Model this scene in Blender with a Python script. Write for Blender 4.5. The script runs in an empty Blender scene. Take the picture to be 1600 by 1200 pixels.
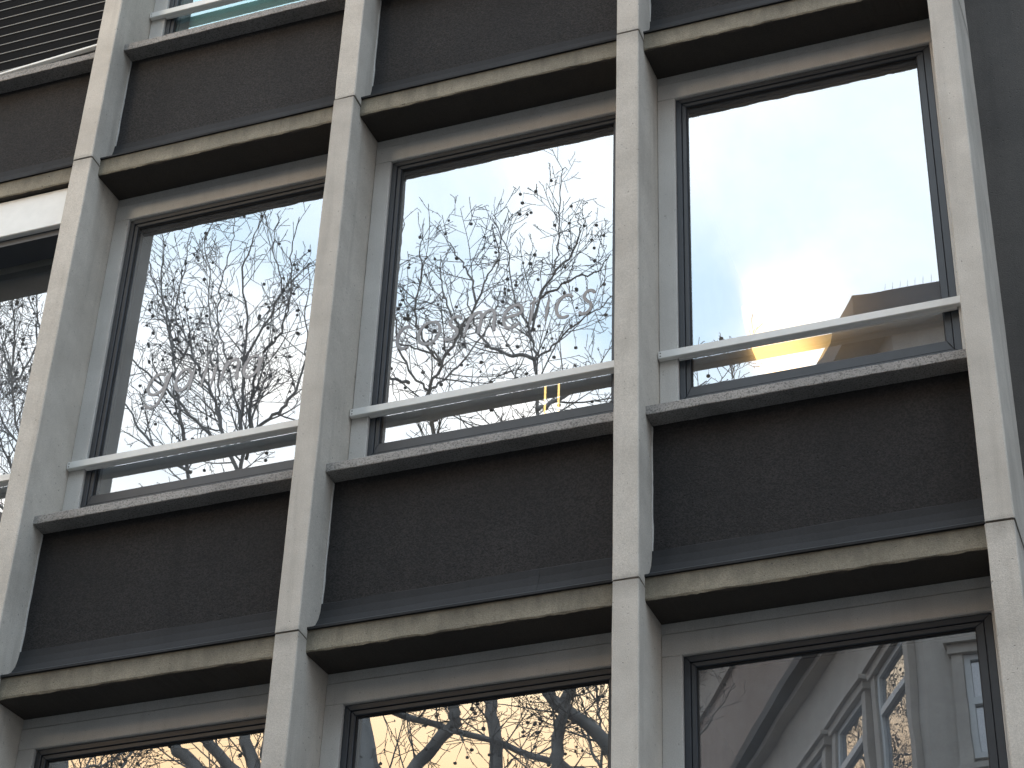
import bpy, bmesh, math, random
from mathutils import Vector, Matrix, noise as mnoise

S = bpy.context.scene
C = S.collection
R = math.radians

# ------------------------------------------------------------------ camera
cam_d = bpy.data.cameras.new('camera')
cam_d.sensor_fit = 'HORIZONTAL'
cam_d.sensor_width = 36.0
cam_d.lens = 36.0 * 3441.7 / 1600.0
cam_d.clip_start = 0.05
cam_d.clip_end = 2000.0
cam = bpy.data.objects.new('camera', cam_d)
C.objects.link(cam)
cam.matrix_world = Matrix(((0.939845, 0.175338, 0.293169, 5.9030), (0.339950, -0.564367, -0.752279, -8.0011), (0.033552, 0.806688, -0.590024, 1.6022), (0,0,0,1)))
S.camera = cam

# ------------------------------------------------------------------ sky and sun
SUN_EL, SUN_AZ = 15.5, -16.0            # azimuth measured from -Y (street side) towards -X
sun_dir = Vector((math.sin(R(SUN_AZ)) * math.cos(R(SUN_EL)), -math.cos(R(SUN_AZ)) * math.cos(R(SUN_EL)), math.sin(R(SUN_EL))))
W = bpy.data.worlds.new('World')
S.world = W
W.use_nodes = True
nt = W.node_tree
nt.nodes.clear()
def wn(t, **kw):
    n = nt.nodes.new(t)
    for k, v in kw.items(): setattr(n, k, v)
    return n
def wl(a, b): nt.links.new(a, b)
w_out = wn('ShaderNodeOutputWorld')
w_bg = wn('ShaderNodeBackground'); w_bg.inputs['Strength'].default_value = 0.10
w_sky = wn('ShaderNodeTexSky', sky_type='NISHITA', sun_disc=False)
w_sky.sun_elevation = R(SUN_EL)
w_sky.sun_rotation = math.atan2(sun_dir.x, sun_dir.y)
w_sky.air_density = 1.0; w_sky.dust_density = 2.0
w_tc = wn('ShaderNodeTexCoord')
w_sep = wn('ShaderNodeSeparateXYZ'); wl(w_tc.outputs['Generated'], w_sep.inputs[0])
w_map = wn('ShaderNodeMapping'); w_map.inputs['Scale'].default_value = (1.0, 1.0, 1.6)
w_map.inputs['Location'].default_value = (0.35, 0.1, 0.0)
wl(w_tc.outputs['Generated'], w_map.inputs[0])
w_no = wn('ShaderNodeTexNoise'); w_no.inputs['Scale'].default_value = 3.6
w_no.inputs['Detail'].default_value = 7.0; w_no.inputs['Roughness'].default_value = 0.55
w_no.inputs['Distortion'].default_value = 0.5
wl(w_map.outputs[0], w_no.inputs['Vector'])
w_cr = wn('ShaderNodeValToRGB')                       # cloud cover
w_cr.color_ramp.elements[0].position = 0.36; w_cr.color_ramp.elements[0].color = (0.05, 0.05, 0.05, 1)
w_cr.color_ramp.elements[1].position = 0.58; w_cr.color_ramp.elements[1].color = (1, 1, 1, 1)
wl(w_no.outputs['Fac'], w_cr.inputs[0])
w_er = wn('ShaderNodeValToRGB')                       # cloud colour by height above the horizon
e = w_er.color_ramp.elements
e[0].position = 0.0; e[0].color = (0.80, 0.45, 0.26, 1)
e[1].position = 1.0; e[1].color = (0.62, 0.78, 1.0, 1)
for p_, c_ in ((0.30, (0.92, 0.60, 0.38, 1)), (0.44, (0.84, 0.58, 0.35, 1)), (0.485, (0.95, 0.76, 0.54, 1)), (0.53, (1.0, 0.95, 0.88, 1)), (0.57, (0.98, 0.99, 1.0, 1)), (0.72, (0.80, 0.91, 1.0, 1))):
    x = e.new(p_); x.color = c_
w_ec = wn('ShaderNodeValToRGB')                       # the same away from the evening sun: cool grey
e = w_ec.color_ramp.elements
e[0].position = 0.0; e[0].color = (0.21, 0.235, 0.27, 1)
e[1].position = 1.0; e[1].color = (0.62, 0.78, 1.0, 1)
x = e.new(0.5); x.color = (0.33, 0.375, 0.43, 1)
wl(w_sep.outputs['Z'], w_ec.inputs[0])
w_dot = wn('ShaderNodeVectorMath', operation='DOT_PRODUCT')
wl(w_tc.outputs['Generated'], w_dot.inputs[0])
w_dot.inputs[1].default_value = (sun_dir.x, sun_dir.y, 0.35)
w_wr = wn('ShaderNodeMapRange', interpolation_type='SMOOTHSTEP')
w_wr.inputs['From Min'].default_value = 0.42; w_wr.inputs['From Max'].default_value = 0.95
wl(w_dot.outputs['Value'], w_wr.inputs['Value'])
w_ew = wn('ShaderNodeMix', data_type='RGBA', blend_type='MIX')
wl(w_wr.outputs['Result'], w_ew.inputs['Factor'])
wl(w_ec.outputs['Color'], w_ew.inputs['A']); wl(w_er.outputs['Color'], w_ew.inputs['B'])
wl(w_sep.outputs['Z'], w_er.inputs[0])
w_mul = wn('ShaderNodeMix', data_type='RGBA', blend_type='MULTIPLY')
w_mul.inputs['Factor'].default_value = 1.0
w_gd = wn('ShaderNodeVectorMath', operation='DOT_PRODUCT')    # cloud lit from behind by the sun
wl(w_tc.outputs['Generated'], w_gd.inputs[0]); w_gd.inputs[1].default_value = sun_dir
w_gp = wn('ShaderNodeMath', operation='POWER', use_clamp=True); wl(w_gd.outputs['Value'], w_gp.inputs[0]); w_gp.inputs[1].default_value = 10.0
w_gl = wn('ShaderNodeMix', data_type='RGBA', blend_type='ADD'); wl(w_gp.outputs[0], w_gl.inputs['Factor'])
wl(w_ew.outputs['Result'], w_gl.inputs['A']); w_gl.inputs['B'].default_value = (0.26, 0.19, 0.09, 1)
wl(w_gl.outputs['Result'], w_mul.inputs['A'])
CLOUD = 31.0
w_mul.inputs['B'].default_value = (CLOUD, CLOUD, CLOUD, 1)
w_blue = wn('ShaderNodeMix', data_type='RGBA', blend_type='ADD')   # thin high cloud over the clear sky
w_blue.inputs['Factor'].default_value = 1.0
w_dim = wn('ShaderNodeMix', data_type='RGBA', blend_type='MULTIPLY'); w_dim.inputs['Factor'].default_value = 1.0
wl(w_sky.outputs[0], w_dim.inputs['A']); w_dim.inputs['B'].default_value = (0.35, 0.35, 0.35, 1)
wl(w_dim.outputs['Result'], w_blue.inputs['A'])
w_blue.inputs['B'].default_value = (14.5, 20.0, 25.0, 1)
w_mix = wn('ShaderNodeMix', data_type='RGBA', blend_type='MIX')
w_low = wn('ShaderNodeMapRange', interpolation_type='SMOOTHSTEP')      # towards the horizon the cloud closes up
w_low.inputs['From Min'].default_value = 0.60; w_low.inputs['From Max'].default_value = 0.48
w_low.inputs['To Min'].default_value = 0.0; w_low.inputs['To Max'].default_value = 1.0
wl(w_sep.outputs['Z'], w_low.inputs['Value'])
w_max = wn('ShaderNodeMath', operation='MAXIMUM')
wl(w_cr.outputs['Color'], w_max.inputs[0]); wl(w_low.outputs['Result'], w_max.inputs[1])
wl(w_max.outputs[0], w_mix.inputs['Factor'])
wl(w_blue.outputs['Result'], w_mix.inputs['A'])
wl(w_mul.outputs['Result'], w_mix.inputs['B'])
wl(w_mix.outputs['Result'], w_bg.inputs['Color'])
wl(w_bg.outputs[0], w_out.inputs['Surface'])

sun_d = bpy.data.lights.new('sun', 'SUN')
sun_d.energy = 1.3
sun_d.angle = R(12)
sun_d.color = (1.0, 0.88, 0.70)
sun = bpy.data.objects.new('sun', sun_d)
C.objects.link(sun)
sun.rotation_euler = sun_dir.to_track_quat('Z', 'Y').to_euler()

S.view_settings.view_transform = 'Standard'
S.view_settings.look = 'None'
S.view_settings.exposure = 0.15
S.view_settings.gamma = 1.0
S.view_settings.use_curve_mapping = False
S.render.engine = 'CYCLES'
S.cycles.max_bounces = 8
S.cycles.transparent_max_bounces = 16
S.cycles.caustics_reflective = True
S.cycles.caustics_refractive = False

# ------------------------------------------------------------------ helpers
class MB:
    """collects shapes into one mesh"""
    def __init__(s): s.v = []; s.f = []; s.m = []
    def add(s, verts, faces, mi=0):
        o = len(s.v); s.v += [tuple(v) for v in verts]
        for f in faces: s.f.append(tuple(i + o for i in f)); s.m.append(mi)
    def box(s, x0, y0, z0, x1, y1, z1, mi=0):
        s.add([(x0,y0,z0),(x1,y0,z0),(x1,y1,z0),(x0,y1,z0),(x0,y0,z1),(x1,y0,z1),(x1,y1,z1),(x0,y1,z1)],
              [(0,3,2,1),(4,5,6,7),(0,1,5,4),(1,2,6,5),(2,3,7,6),(3,0,4,7)], mi)
    def extr(s, prof, x0, x1, n=1, mi=0, fn=None):
        """closed (y, z) profile, counter-clockwise seen from +X, extruded along X"""
        k = len(prof); vs = []
        for i in range(n + 1):
            x = x0 + (x1 - x0) * i / n
            for j, (y, z) in enumerate(prof):
                p = (x, y, z)
                vs.append(fn(p, j) if fn else p)
        fs = []
        for i in range(n):
            for j in range(k):
                a = i*k + j; b = i*k + (j+1) % k
                fs.append((a, a + k, b + k, b))
        fs.append(tuple(range(k))); fs.append(tuple(n*k + j for j in reversed(range(k))))
        s.add(vs, fs, mi)
    def tube(s, pts, rads, n=4, mi=0, cap=True):
        vs = []; fs = []; up = Vector((0.31, 0.17, 0.93))
        P = [Vector(p) for p in pts]; u = None
        for i, p in enumerate(P):
            t = (P[min(i+1, len(P)-1)] - P[max(i-1, 0)])
            if t.length < 1e-9: t = Vector((0,0,1))
            t.normalize()
            if u is None: u = t.cross(up)
            u = u - t * u.dot(t)
            if u.length < 1e-6: u = t.orthogonal()
            u.normalize(); w = t.cross(u)
            for k in range(n):
                a = 2*math.pi*k/n
                vs.append(p + (u*math.cos(a) + w*math.sin(a)) * rads[i])
        for i in range(len(P)-1):
            for k in range(n):
                a = i*n + k; b = i*n + (k+1) % n
                fs.append((a, b, b+n, a+n))
        if cap:
            fs.append(tuple(reversed(range(n)))); fs.append(tuple((len(P)-1)*n + k for k in range(n)))
        s.add(vs, fs, mi)
    def mesh(s, name, mats, smooth=False, fixn=False):
        me = bpy.data.meshes.new(name); me.from_pydata(s.v, [], s.f); me.update()
        for m in (mats if isinstance(mats, (list, tuple)) else [mats]): me.materials.append(m)
        if any(s.m): me.polygons.foreach_set('material_index', s.m)
        if smooth: me.polygons.foreach_set('use_smooth', [True]*len(me.polygons))
        if fixn:
            bm = bmesh.new(); bm.from_mesh(me); bmesh.ops.recalc_face_normals(bm, faces=bm.faces); bm.to_mesh(me); bm.free()
        return me

def bevel(me, w, seg=1):
    bm = bmesh.new(); bm.from_mesh(me)
    ed = [e for e in bm.edges if len(e.link_faces) == 2 and e.calc_face_angle(0) > 0.6]
    bmesh.ops.bevel(bm, geom=ed, offset=w, segments=seg, affect='EDGES', clamp_overlap=True)
    bm.to_mesh(me); bm.free(); return me

def link(name, me, parent=None, loc=(0,0,0), **props):
    o = bpy.data.objects.new(name, me); C.objects.link(o)
    o.parent = parent; o.location = loc
    for k, v in props.items(): o[k] = v
    return o
def empty(name, loc, label, cat, group=None):
    o = bpy.data.objects.new(name, None); C.objects.link(o)
    o.location = loc; o['label'] = label; o['category'] = cat
    if group: o['group'] = group
    return o

# ------------------------------------------------------------------ materials
def mat(name):
    m = bpy.data.materials.new(name); m.use_nodes = True
    t = m.node_tree
    return m, t, t.nodes['Principled BSDF']
def nd(t, ty, **kw):
    n = t.nodes.new(ty)
    for k, v in kw.items(): setattr(n, k, v)
    return n
def ramp(t, src, p0, p1, c0=(0,0,0,1), c1=(1,1,1,1)):
    r = nd(t, 'ShaderNodeValToRGB')
    r.color_ramp.elements[0].position = p0; r.color_ramp.elements[0].color = c0
    r.color_ramp.elements[1].position = p1; r.color_ramp.elements[1].color = c1
    t.links.new(src, r.inputs[0]); return r.outputs[0]
def noise(t, scale, detail=4, rough=.55, stretch=None, dist=0):
    g = nd(t, 'ShaderNodeNewGeometry'); v = g.outputs['Position']
    if stretch:
        m = nd(t, 'ShaderNodeMapping'); m.inputs['Scale'].default_value = stretch
        t.links.new(v, m.inputs[0]); v = m.outputs[0]
    n = nd(t, 'ShaderNodeTexNoise')
    n.inputs['Scale'].default_value = scale; n.inputs['Detail'].default_value = detail
    n.inputs['Roughness'].default_value = rough; n.inputs['Distortion'].default_value = dist
    t.links.new(v, n.inputs['Vector']); return n.outputs['Fac']
def mixc(t, fac, a, b, mode='MIX'):
    m = nd(t, 'ShaderNodeMix', data_type='RGBA', blend_type=mode)
    for s, v in (('Factor', fac), ('A', a), ('B', b)):
        i = m.inputs[s]
        if isinstance(v, (int, float)): i.default_value = v
        elif isinstance(v, tuple): i.default_value = v if len(v) == 4 else v + (1,)
        else: t.links.new(v, i)
    return m.outputs['Result']
def concrete(name, col, dark, grain=300, grain_amt=.5, stain=.35, pit=.5, rough=.85, bump=.25, streak=.3, band=None, tone=.08, grain_lo=.38, grain_hi=.62):
    """cast or painted concrete: fine grain, pits, blotchy weathering, vertical dirt runs"""
    m, t, b = mat(name)
    c = mixc(t, ramp(t, noise(t, 2.3, 6, .65), .35, .72), col, tuple(x*(1-stain) + d*stain for x, d in zip(col, dark)))
    c = mixc(t, ramp(t, noise(t, 1.0, 5, .6, (9, 9, .7)), .52, .78, (0,0,0,1), (streak,)*3 + (1,)), c, dark)
    gr = noise(t, grain, 3, .7)
    c = mixc(t, ramp(t, gr, grain_lo, grain_hi, (grain_amt,)*3 + (1,), (0,0,0,1)), c, dark)
    pt = noise(t, 55, 2, .5)
    c = mixc(t, ramp(t, pt, .24, .31, (pit,)*3 + (1,), (0,0,0,1)), c, tuple(d*.5 for d in dark))
    oi = nd(t, 'ShaderNodeObjectInfo'); mr = nd(t, 'ShaderNodeMapRange')
    mr.inputs['To Min'].default_value = 1 - tone; mr.inputs['To Max'].default_value = 1 + tone*.6
    t.links.new(oi.outputs['Random'], mr.inputs['Value'])
    hs = nd(t, 'ShaderNodeHueSaturation'); t.links.new(mr.outputs[0], hs.inputs['Value']); t.links.new(c, hs.inputs['Color']); c = hs.outputs[0]
    if band:           # grime gathered along a joint or edge that comes back every storey: (height, reach up, reach down, strength)
        z0, up, dn, st = band
        g = nd(t, 'ShaderNodeNewGeometry'); s_ = nd(t, 'ShaderNodeSeparateXYZ'); t.links.new(g.outputs['Position'], s_.inputs[0])
        def mth(op, a, b_):
            n_ = nd(t, 'ShaderNodeMath', operation=op)
            for i_, v_ in enumerate((a, b_)):
                if isinstance(v_, (int, float)): n_.inputs[i_].default_value = v_
                else: t.links.new(v_, n_.inputs[i_])
            return n_.outputs[0]
        q = mth('SUBTRACT', mth('MODULO', mth('ADD', s_.outputs['Z'], 3.405*20 - 6.68 - z0 + 1.7025), 3.405), 1.7025)
        wob = mth('MULTIPLY', mth('SUBTRACT', noise(t, 1.0, 4, .6, (14, 14, 4)), .5), 1.3)
        upm = mth('SUBTRACT', 1.0, mth('DIVIDE', mth('MAXIMUM', q, 0.0), up))
        dnm = mth('SUBTRACT', 1.0, mth('DIVIDE', mth('MAXIMUM', mth('MULTIPLY', q, -1.0), 0.0), dn))
        f = mth('MULTIPLY', mth('MAXIMUM', mth('MINIMUM', mth('ADD', mth('MINIMUM', upm, dnm), wob), 1.0), 0.0), st)
        inside = mth('MULTIPLY', mth('GREATER_THAN', upm, 0.0), mth('GREATER_THAN', dnm, 0.0))
        c = mixc(t, mth('MULTIPLY', f, inside), c, tuple(d*.6 for d in dark))
    t.links.new(c, b.inputs['Base Color'])
    b.inputs['Roughness'].default_value = rough
    bp = nd(t, 'ShaderNodeBump'); bp.inputs['Strength'].default_value = bump; bp.inputs['Distance'].default_value = .004
    s = nd(t, 'ShaderNodeMath', operation='ADD'); t.links.new(gr, s.inputs[0])
    t.links.new(ramp(t, pt, .24, .34), s.inputs[1]); t.links.new(s.outputs[0], bp.inputs['Height'])
    t.links.new(bp.outputs[0], b.inputs['Normal'])
    return m
def plain(name, col, rough=.5, metal=0.0, var=.15, scale=6, emis=None, estr=0):
    m, t, b = mat(name)
    c = mixc(t, ramp(t, noise(t, scale, 5, .6), .35, .7), col, tuple(x*(1-var) for x in col))
    t.links.new(c, b.inputs['Base Color']); b.inputs['Roughness'].default_value = rough; b.inputs['Metallic'].default_value = metal
    if emis:
        b.inputs['Emission Color'].default_value = emis + (1,); b.inputs['Emission Strength'].default_value = estr
    return m

M = {}
M['pillar'] = concrete('cream_painted_concrete', (.66,.61,.535), (.23,.205,.17), grain=200, grain_amt=.35, stain=.45, pit=.7, streak=.42, bump=.4, band=(0.0, .035, .10, .42))
M['mortar'] = plain('dirty_mortar', (.10,.085,.07), .95)
M['render'] = concrete('dark_pebbledash', (.034,.0305,.029), (.009,.0082,.008), grain=105, grain_amt=.9, stain=.6, pit=.6, rough=.95, bump=.9, streak=.5, grain_lo=.40, grain_hi=.62, tone=.18)
M['sill'] = concrete('speckled_sill_concrete', (.36,.34,.315), (.07,.065,.06), grain=130, grain_amt=.8, stain=.4, pit=.8, bump=.5, streak=.3, grain_lo=.36, grain_hi=.52)
M['beam'] = concrete('weathered_beam_concrete', (.32,.285,.21), (.08,.07,.052), grain=180, grain_amt=.45, stain=.6, pit=.8, bump=.7, streak=.6, band=(.05, .01, .085, .75))
M['soffit'] = concrete('dark_soffit_render', (.050,.042,.034), (.02,.017,.014), grain=140, grain_amt=.5, stain=.5, pit=.4, bump=.5, streak=.2)  # near-black colour given to the beam undersides only
M['skirt'] = concrete('lead_grey_flashing', (.026,.0262,.027), (.011,.011,.0115), grain=80, grain_amt=.3, stain=.5, pit=.15, rough=.95, bump=.25, streak=.5)
M['surround'] = concrete('grey_painted_surround', (.60,.585,.55), (.24,.225,.20), grain=220, grain_amt=.35, stain=.3, pit=.35, bump=.3, streak=.25)
M['frame'] = plain('anthracite_frame_paint', (.028,.034,.043), .45, .0, .25, 9)
M['gasket'] = plain('black_gasket', (.01,.01,.011), .6)
M['rail'] = plain('white_rail_paint', (.74,.74,.71), .35, 0, .08, 14)
M['screw'] = plain('dull_screw', (.16,.15,.14), .4, .8)
M['letter'] = plain('frosted_letter_film', (.36,.355,.36), .6, 0, .05)
M['plaster'] = plain('interior_plaster', (.58,.57,.54), .9)
M['ceiling'] = plain('interior_ceiling', (.65,.64,.61), .9)
M['carpet'] = plain('interior_carpet', (.06,.06,.065), .95)
M['slat'] = plain('dark_slat_paint', (.008,.009,.011), .75)
M['slat'].node_tree.nodes['Principled BSDF'].inputs['Specular IOR Level'].default_value = .08
M['slat_edge'] = plain('pale_slat_edge', (.22,.215,.20), .6)
M['blind'] = plain('pale_aqua_blind', (.52,.68,.70), .8)
M['sidewall'] = concrete('slate_grey_render', (.098,.092,.084), (.04,.038,.036), grain=160, grain_amt=.5, stain=.5, pit=.2, bump=.4, streak=.5)
M['bark'] = plain('plane_tree_bark', (.32,.30,.27), .9, 0, .5, 5)
M['twig'] = plain('plane_tree_twig', (.13,.118,.105), .9, 0, .3, 5)
M['ball'] = plain('dry_seed_ball', (.095,.085,.072), .95, 0, .4, 40)
M['lamp'] = plain('warm_lamp_glass', (.9,.75,.5), .4, 0, .05, 6, (1.0,.56,.18), 2.2)
_m = M['lamp']; _t = _m.node_tree; _b = _t.nodes['Principled BSDF']     # brighter round the bulb, dimmer at the rim
_c = nd(_t, 'ShaderNodeTexCoord'); _l = nd(_t, 'ShaderNodeVectorMath', operation='LENGTH'); _t.links.new(_c.outputs['Object'], _l.inputs[0])
_r = nd(_t, 'ShaderNodeMapRange', interpolation_type='SMOOTHSTEP')
for _k, _v in (('From Min', .17), ('From Max', .37), ('To Min', 4.5), ('To Max', 0.8)): _r.inputs[_k].default_value = _v
_t.links.new(_l.outputs['Value'], _r.inputs['Value']); _t.links.new(_r.outputs[0], _b.inputs['Emission Strength'])
M['tube'] = plain('warm_tube_glass', (.9,.7,.4), .4, 0, .05, 6, (1.0,.62,.20), 3.0)
M['asphalt'] = plain('asphalt', (.05,.05,.052), .9, 0, .3, 3)
M['paving'] = concrete('paving_concrete', (.13,.125,.12), (.06,.055,.05), grain=90)
M['stucco'] = concrete('old_grey_stucco', (.56,.50,.43), (.27,.235,.20), grain=30, grain_amt=.35, stain=.5, pit=.1, streak=.4)
M['attic'] = concrete('brown_grey_stucco', (.40,.33,.275), (.22,.165,.14), grain=30, grain_amt=.4, stain=.6, pit=.1, streak=.5)
M['slate'] = plain('dark_eave_slate', (.055,.06,.07), .6, 0, .3, 2)
M['cornice'] = concrete('sooty_cornice', (.12,.11,.10), (.05,.045,.04), grain=40, stain=.5)  # darker tone for the widest cornice band
M['white_wood'] = plain('white_window_wood', (.62,.62,.60), .5)

def glass(name, refl, tint, wav=.006, wscale=1.3, film=.075, gcol=(.97,.985,1,1)):
    """coated window glass: strong mirror-like reflection over a see-through pane"""
    m, t, b = mat(name); t.nodes.remove(b)
    out = [n for n in t.nodes if n.type == 'OUTPUT_MATERIAL'][0]
    g = nd(t, 'ShaderNodeBsdfGlossy'); g.inputs['Roughness'].default_value = 0.0
    g.inputs['Color'].default_value = gcol
    tr = nd(t, 'ShaderNodeBsdfTransparent'); tr.inputs['Color'].default_value = tint + (1,)
    bp = nd(t, 'ShaderNodeBump'); bp.inputs['Strength'].default_value = wav; bp.inputs['Distance'].default_value = .1
    t.links.new(noise(t, wscale, 2, .4), bp.inputs['Height'])
    t.links.new(bp.outputs[0], g.inputs['Normal'])
    fr = nd(t, 'ShaderNodeFresnel'); fr.inputs['IOR'].default_value = 1.5
    ma = nd(t, 'ShaderNodeMath', operation='MULTIPLY_ADD'); ma.inputs[1].default_value = 1.0; ma.inputs[2].default_value = refl - .04
    ma.use_clamp = True
    t.links.new(fr.outputs[0], ma.inputs[0])
    mx = nd(t, 'ShaderNodeMixShader')
    t.links.new(ma.outputs[0], mx.inputs[0]); t.links.new(tr.outputs[0], mx.inputs[1]); t.links.new(g.outputs[0], mx.inputs[2])
    df = nd(t, 'ShaderNodeBsdfDiffuse'); df.inputs['Color'].default_value = (.62,.66,.72,1)  # pale bluish veil mixed into the glass, imitating glare haze over the reflections
    m2 = nd(t, 'ShaderNodeMixShader')
    t.links.new(ramp(t, noise(t, 3.0, 5, .6), .3, .75, (film*.7,)*3 + (1,), (film*1.3,)*3 + (1,)), m2.inputs[0])
    t.links.new(mx.outputs[0], m2.inputs[1]); t.links.new(df.outputs[0], m2.inputs[2])
    t.links.new(m2.outputs[0], out.inputs['Surface'])
    return m
def clear(name, tint):
    m, t, b = mat(name); t.nodes.remove(b)
    out = [n for n in t.nodes if n.type == 'OUTPUT_MATERIAL'][0]
    tr = nd(t, 'ShaderNodeBsdfTransparent'); tr.inputs['Color'].default_value = tint + (1,)
    t.links.new(tr.outputs[0], out.inputs['Surface']); return m
M['glass'] = glass('coated_glass', .36, (.72,.77,.78), .008)
M['aqua_glass'] = glass('aqua_glass', .32, (.6,.8,.8), gcol=(.60,.79,.83,1))
M['glass_back'] = clear('glass_inner_face', (.95,.96,.96))
M['old_glass'] = glass('old_window_glass', .40, (.5,.5,.5), .03, 2.5)

# ------------------------------------------------------------------ the facade
BW, PW, H, Z0 = 1.65, .124, 3.405, 6.68        # bay width, pillar width, storey height, height of the lowest joint seen
root = empty('office_building', (0, 0, 0), 'post-war office building with cream concrete fins, dark pebbledash panels and large mirror-like windows', 'building')
def part(name, me, loc=(0,0,0), parent=None, label=None):
    o = link(name, me, parent or root, loc)
    if label: o['label'] = label
    return o
XL, XR = PW, BW                                  # opening between two fins, measured from a fin's left edge

# fins: one piece per storey with an open joint between
def rough_edges(me, amp, sc, seed=0.0):
    for v in me.vertices:
        n = mnoise.noise_vector(Vector(v.co) * sc + Vector((seed, seed, seed)))
        v.co += n * amp
def pillar_mesh(depth, seed):
    m = MB(); n = 24; z0, z1 = .007, H - .003
    c = .005
    prof = [(c,0),(PW-c,0),(PW,c),(PW,depth),(0,depth),(0,c)]
    vs = []; fs = []; k = len(prof)
    for i in range(n+1):
        z = z0 + (z1-z0)*i/n
        for j, (x, y) in enumerate(prof):
            dx = mnoise.noise(Vector((j*3.1+seed, z*2.2, seed)))*.0022 + mnoise.noise(Vector((j*7.7+seed, z*11, 3)))*.0012
            en = max(0, 1 - min(i, n - i))           # ragged arrises at the joints
            vs.append((x + dx + en*.004*mnoise.noise(Vector((j*5.3, seed, i))), y + en*.003*abs(mnoise.noise(Vector((j*2.3, seed, i+9)))), z + en*.005*mnoise.noise(Vector((j*4.1, seed+3, i)))))
    for i in range(n):
        for j in range(k):
            a = i*k+j; b = i*k+(j+1) % k; fs.append((a, b, b+k, a+k))
    fs.append(tuple(reversed(range(k)))); fs.append(tuple(n*k+j for j in range(k)))
    m.add(vs, fs); return m.mesh('pillar', M['pillar'])
pil = [pillar_mesh(.5, s) for s in (1.3, 5.9, 9.2)]
pil_end = [pillar_mesh(.62, s) for s in (2.3, 4.9, 8.2)]
mo = MB(); mo.box(.004, .007, -.012, PW-.004, .48, .012); mort = mo.mesh('mortar_joint', M['mortar'])
for k in range(-1, 4):
    for s in range(-1, 3):
        part('pillar', (pil_end if k == 3 else pil)[(k + s*2) % 3], (k*BW + .0012*math.sin(k*5.1 + s*3.7), .001 + .001*math.cos(k*3.3 + s*4.1), Z0 + s*H))
    for s in range(0, 3):
        part('mortar_joint', mort, (k*BW, 0, Z0 + s*H))

# beam nose, flared skirt, spandrel, sill, lintel, surround: profiles are (depth, height)
def ragged(amp_front, seed, jset):
    def fn(p, j):
        x, y, z = p
        if j in jset:
            a = mnoise.noise(Vector((x*9, seed, j))) * amp_front + mnoise.noise(Vector((x*37, seed, j))) * amp_front * .6 + min(0, mnoise.noise(Vector((x*17, seed+4, 2))) + .25) * -amp_front * 1.6
            return (x, y + abs(a)*.5, z + a)
        return p
    return fn
def beam_mesh(seed):
    m = MB()
    prof = [(.094,.050),(.46,.050),(.46,-.050),(.352,-.050),(.106,-.072),(.097,-.068),(.092,-.060),(.092,.044)]
    m.extr(list(reversed(prof)), XL, XR, 90, 0, ragged(.0055, seed, (3, 2, 1)))
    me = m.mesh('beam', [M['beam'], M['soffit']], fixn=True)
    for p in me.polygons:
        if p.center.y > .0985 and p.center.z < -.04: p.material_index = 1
    return me
beams = [beam_mesh(s) for s in (1.7, 4.2, 7.9)]
def skirt_mesh(seed):
    m = MB()
    pr = [(.2125,.262),(.207,.258),(.203,.215),(.190,.165),(.163,.118),(.125,.085),(.092,.068),(.083,.062),(.083,.0505),(.2125,.0505)]
    m.extr(pr, XL, XR, 40, 0, lambda p, j: (p[0], p[1] + mnoise.noise(Vector((p[0]*3, j*.6, seed)))*.003, p[2] + (mnoise.noise(Vector((p[0]*5, seed, j*.4)))*.004 if j in (0,1,2,3) else 0)))
    return m.mesh('drip_skirt', M['skirt'], fixn=True, smooth=False)
skirts = [skirt_mesh(s) for s in (.4, 3.3, 6.6)]
lap = MB(); lap.extr([(.2095,.255),(.205,.255),(.201,.214),(.188,.164),(.161,.117),(.123,.083),(.090,.065),(.090,.06),(.165,.06)], 0, .05)
lap_me = lap.mesh('flashing_lap', M['skirt'], fixn=True)
SILL_B, SILL_T = -2.448, -2.396
def stop_mesh(left):
    es = MB(); vs = []; n = 26
    for i in range(n + 1):
        za = .258 + i*.0266
        wx = .004 + .005*abs(mnoise.noise(Vector((i*.9, 2, 5 if left else 0)))); dy = .004*mnoise.noise(Vector((i*.6, 7, 0)))
        x0, x1 = (XL, XL + wx) if left else (XR - wx, XR)
        vs += [(x0, .205 + dy, za), (x1, .206 + dy, za), (x1, .2128, za), (x0, .2128, za)]
    fs = [(i*4+j, i*4+(j+1) % 4, i*4+4+(j+1) % 4, i*4+4+j) for i in range(n) for j in range(4)] + [(3,2,1,0), tuple(n*4+j for j in range(4))]
    es.add(vs, fs); return es.mesh('render_stop', M['surround'], fixn=True)
strips = [stop_mesh(True), stop_mesh(False)]
m = MB(); m.box(XL, .213, .052, XR, .30, H + SILL_B + .004); sp_me = m.mesh('spandrel_panel', M['render'])
def sill_mesh(seed):
    m = MB()
    prof = [(.113,SILL_B),(.40,SILL_B),(.40,-2.290),(.345,-2.292),(.118,SILL_T+.002),(.112,SILL_T-.003),(.111,SILL_B+.004)]
    m.extr(list(reversed(prof)), XL, XR, 70, 0, ragged(.0022, seed, (0, 1, 2, 6)))
    return m.mesh('window_sill', M['sill'], fixn=True)
sills = [sill_mesh(s) for s in (2.2, 5.5, 8.8)]
JF = .341
m = MB(); m.box(XL, JF+.006, -.104, XR, .44, -.051); lintel_me = m.mesh('lintel', M['surround'])
FL, FR, FT, FB = .220, 1.596, -.206, -2.235           # opening for the frame
FT = -.222
m = MB()
m.box(XL, JF, FT, XR, .44, -.107)
m.box(XL, JF, -2.31, FL, .44, FT-.0005)
m.box(FR, JF, -2.31, XR, .44, FT-.0005)
surr_me = bevel(m.mesh('surround', M['surround']), .004)
GY = .387
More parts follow.
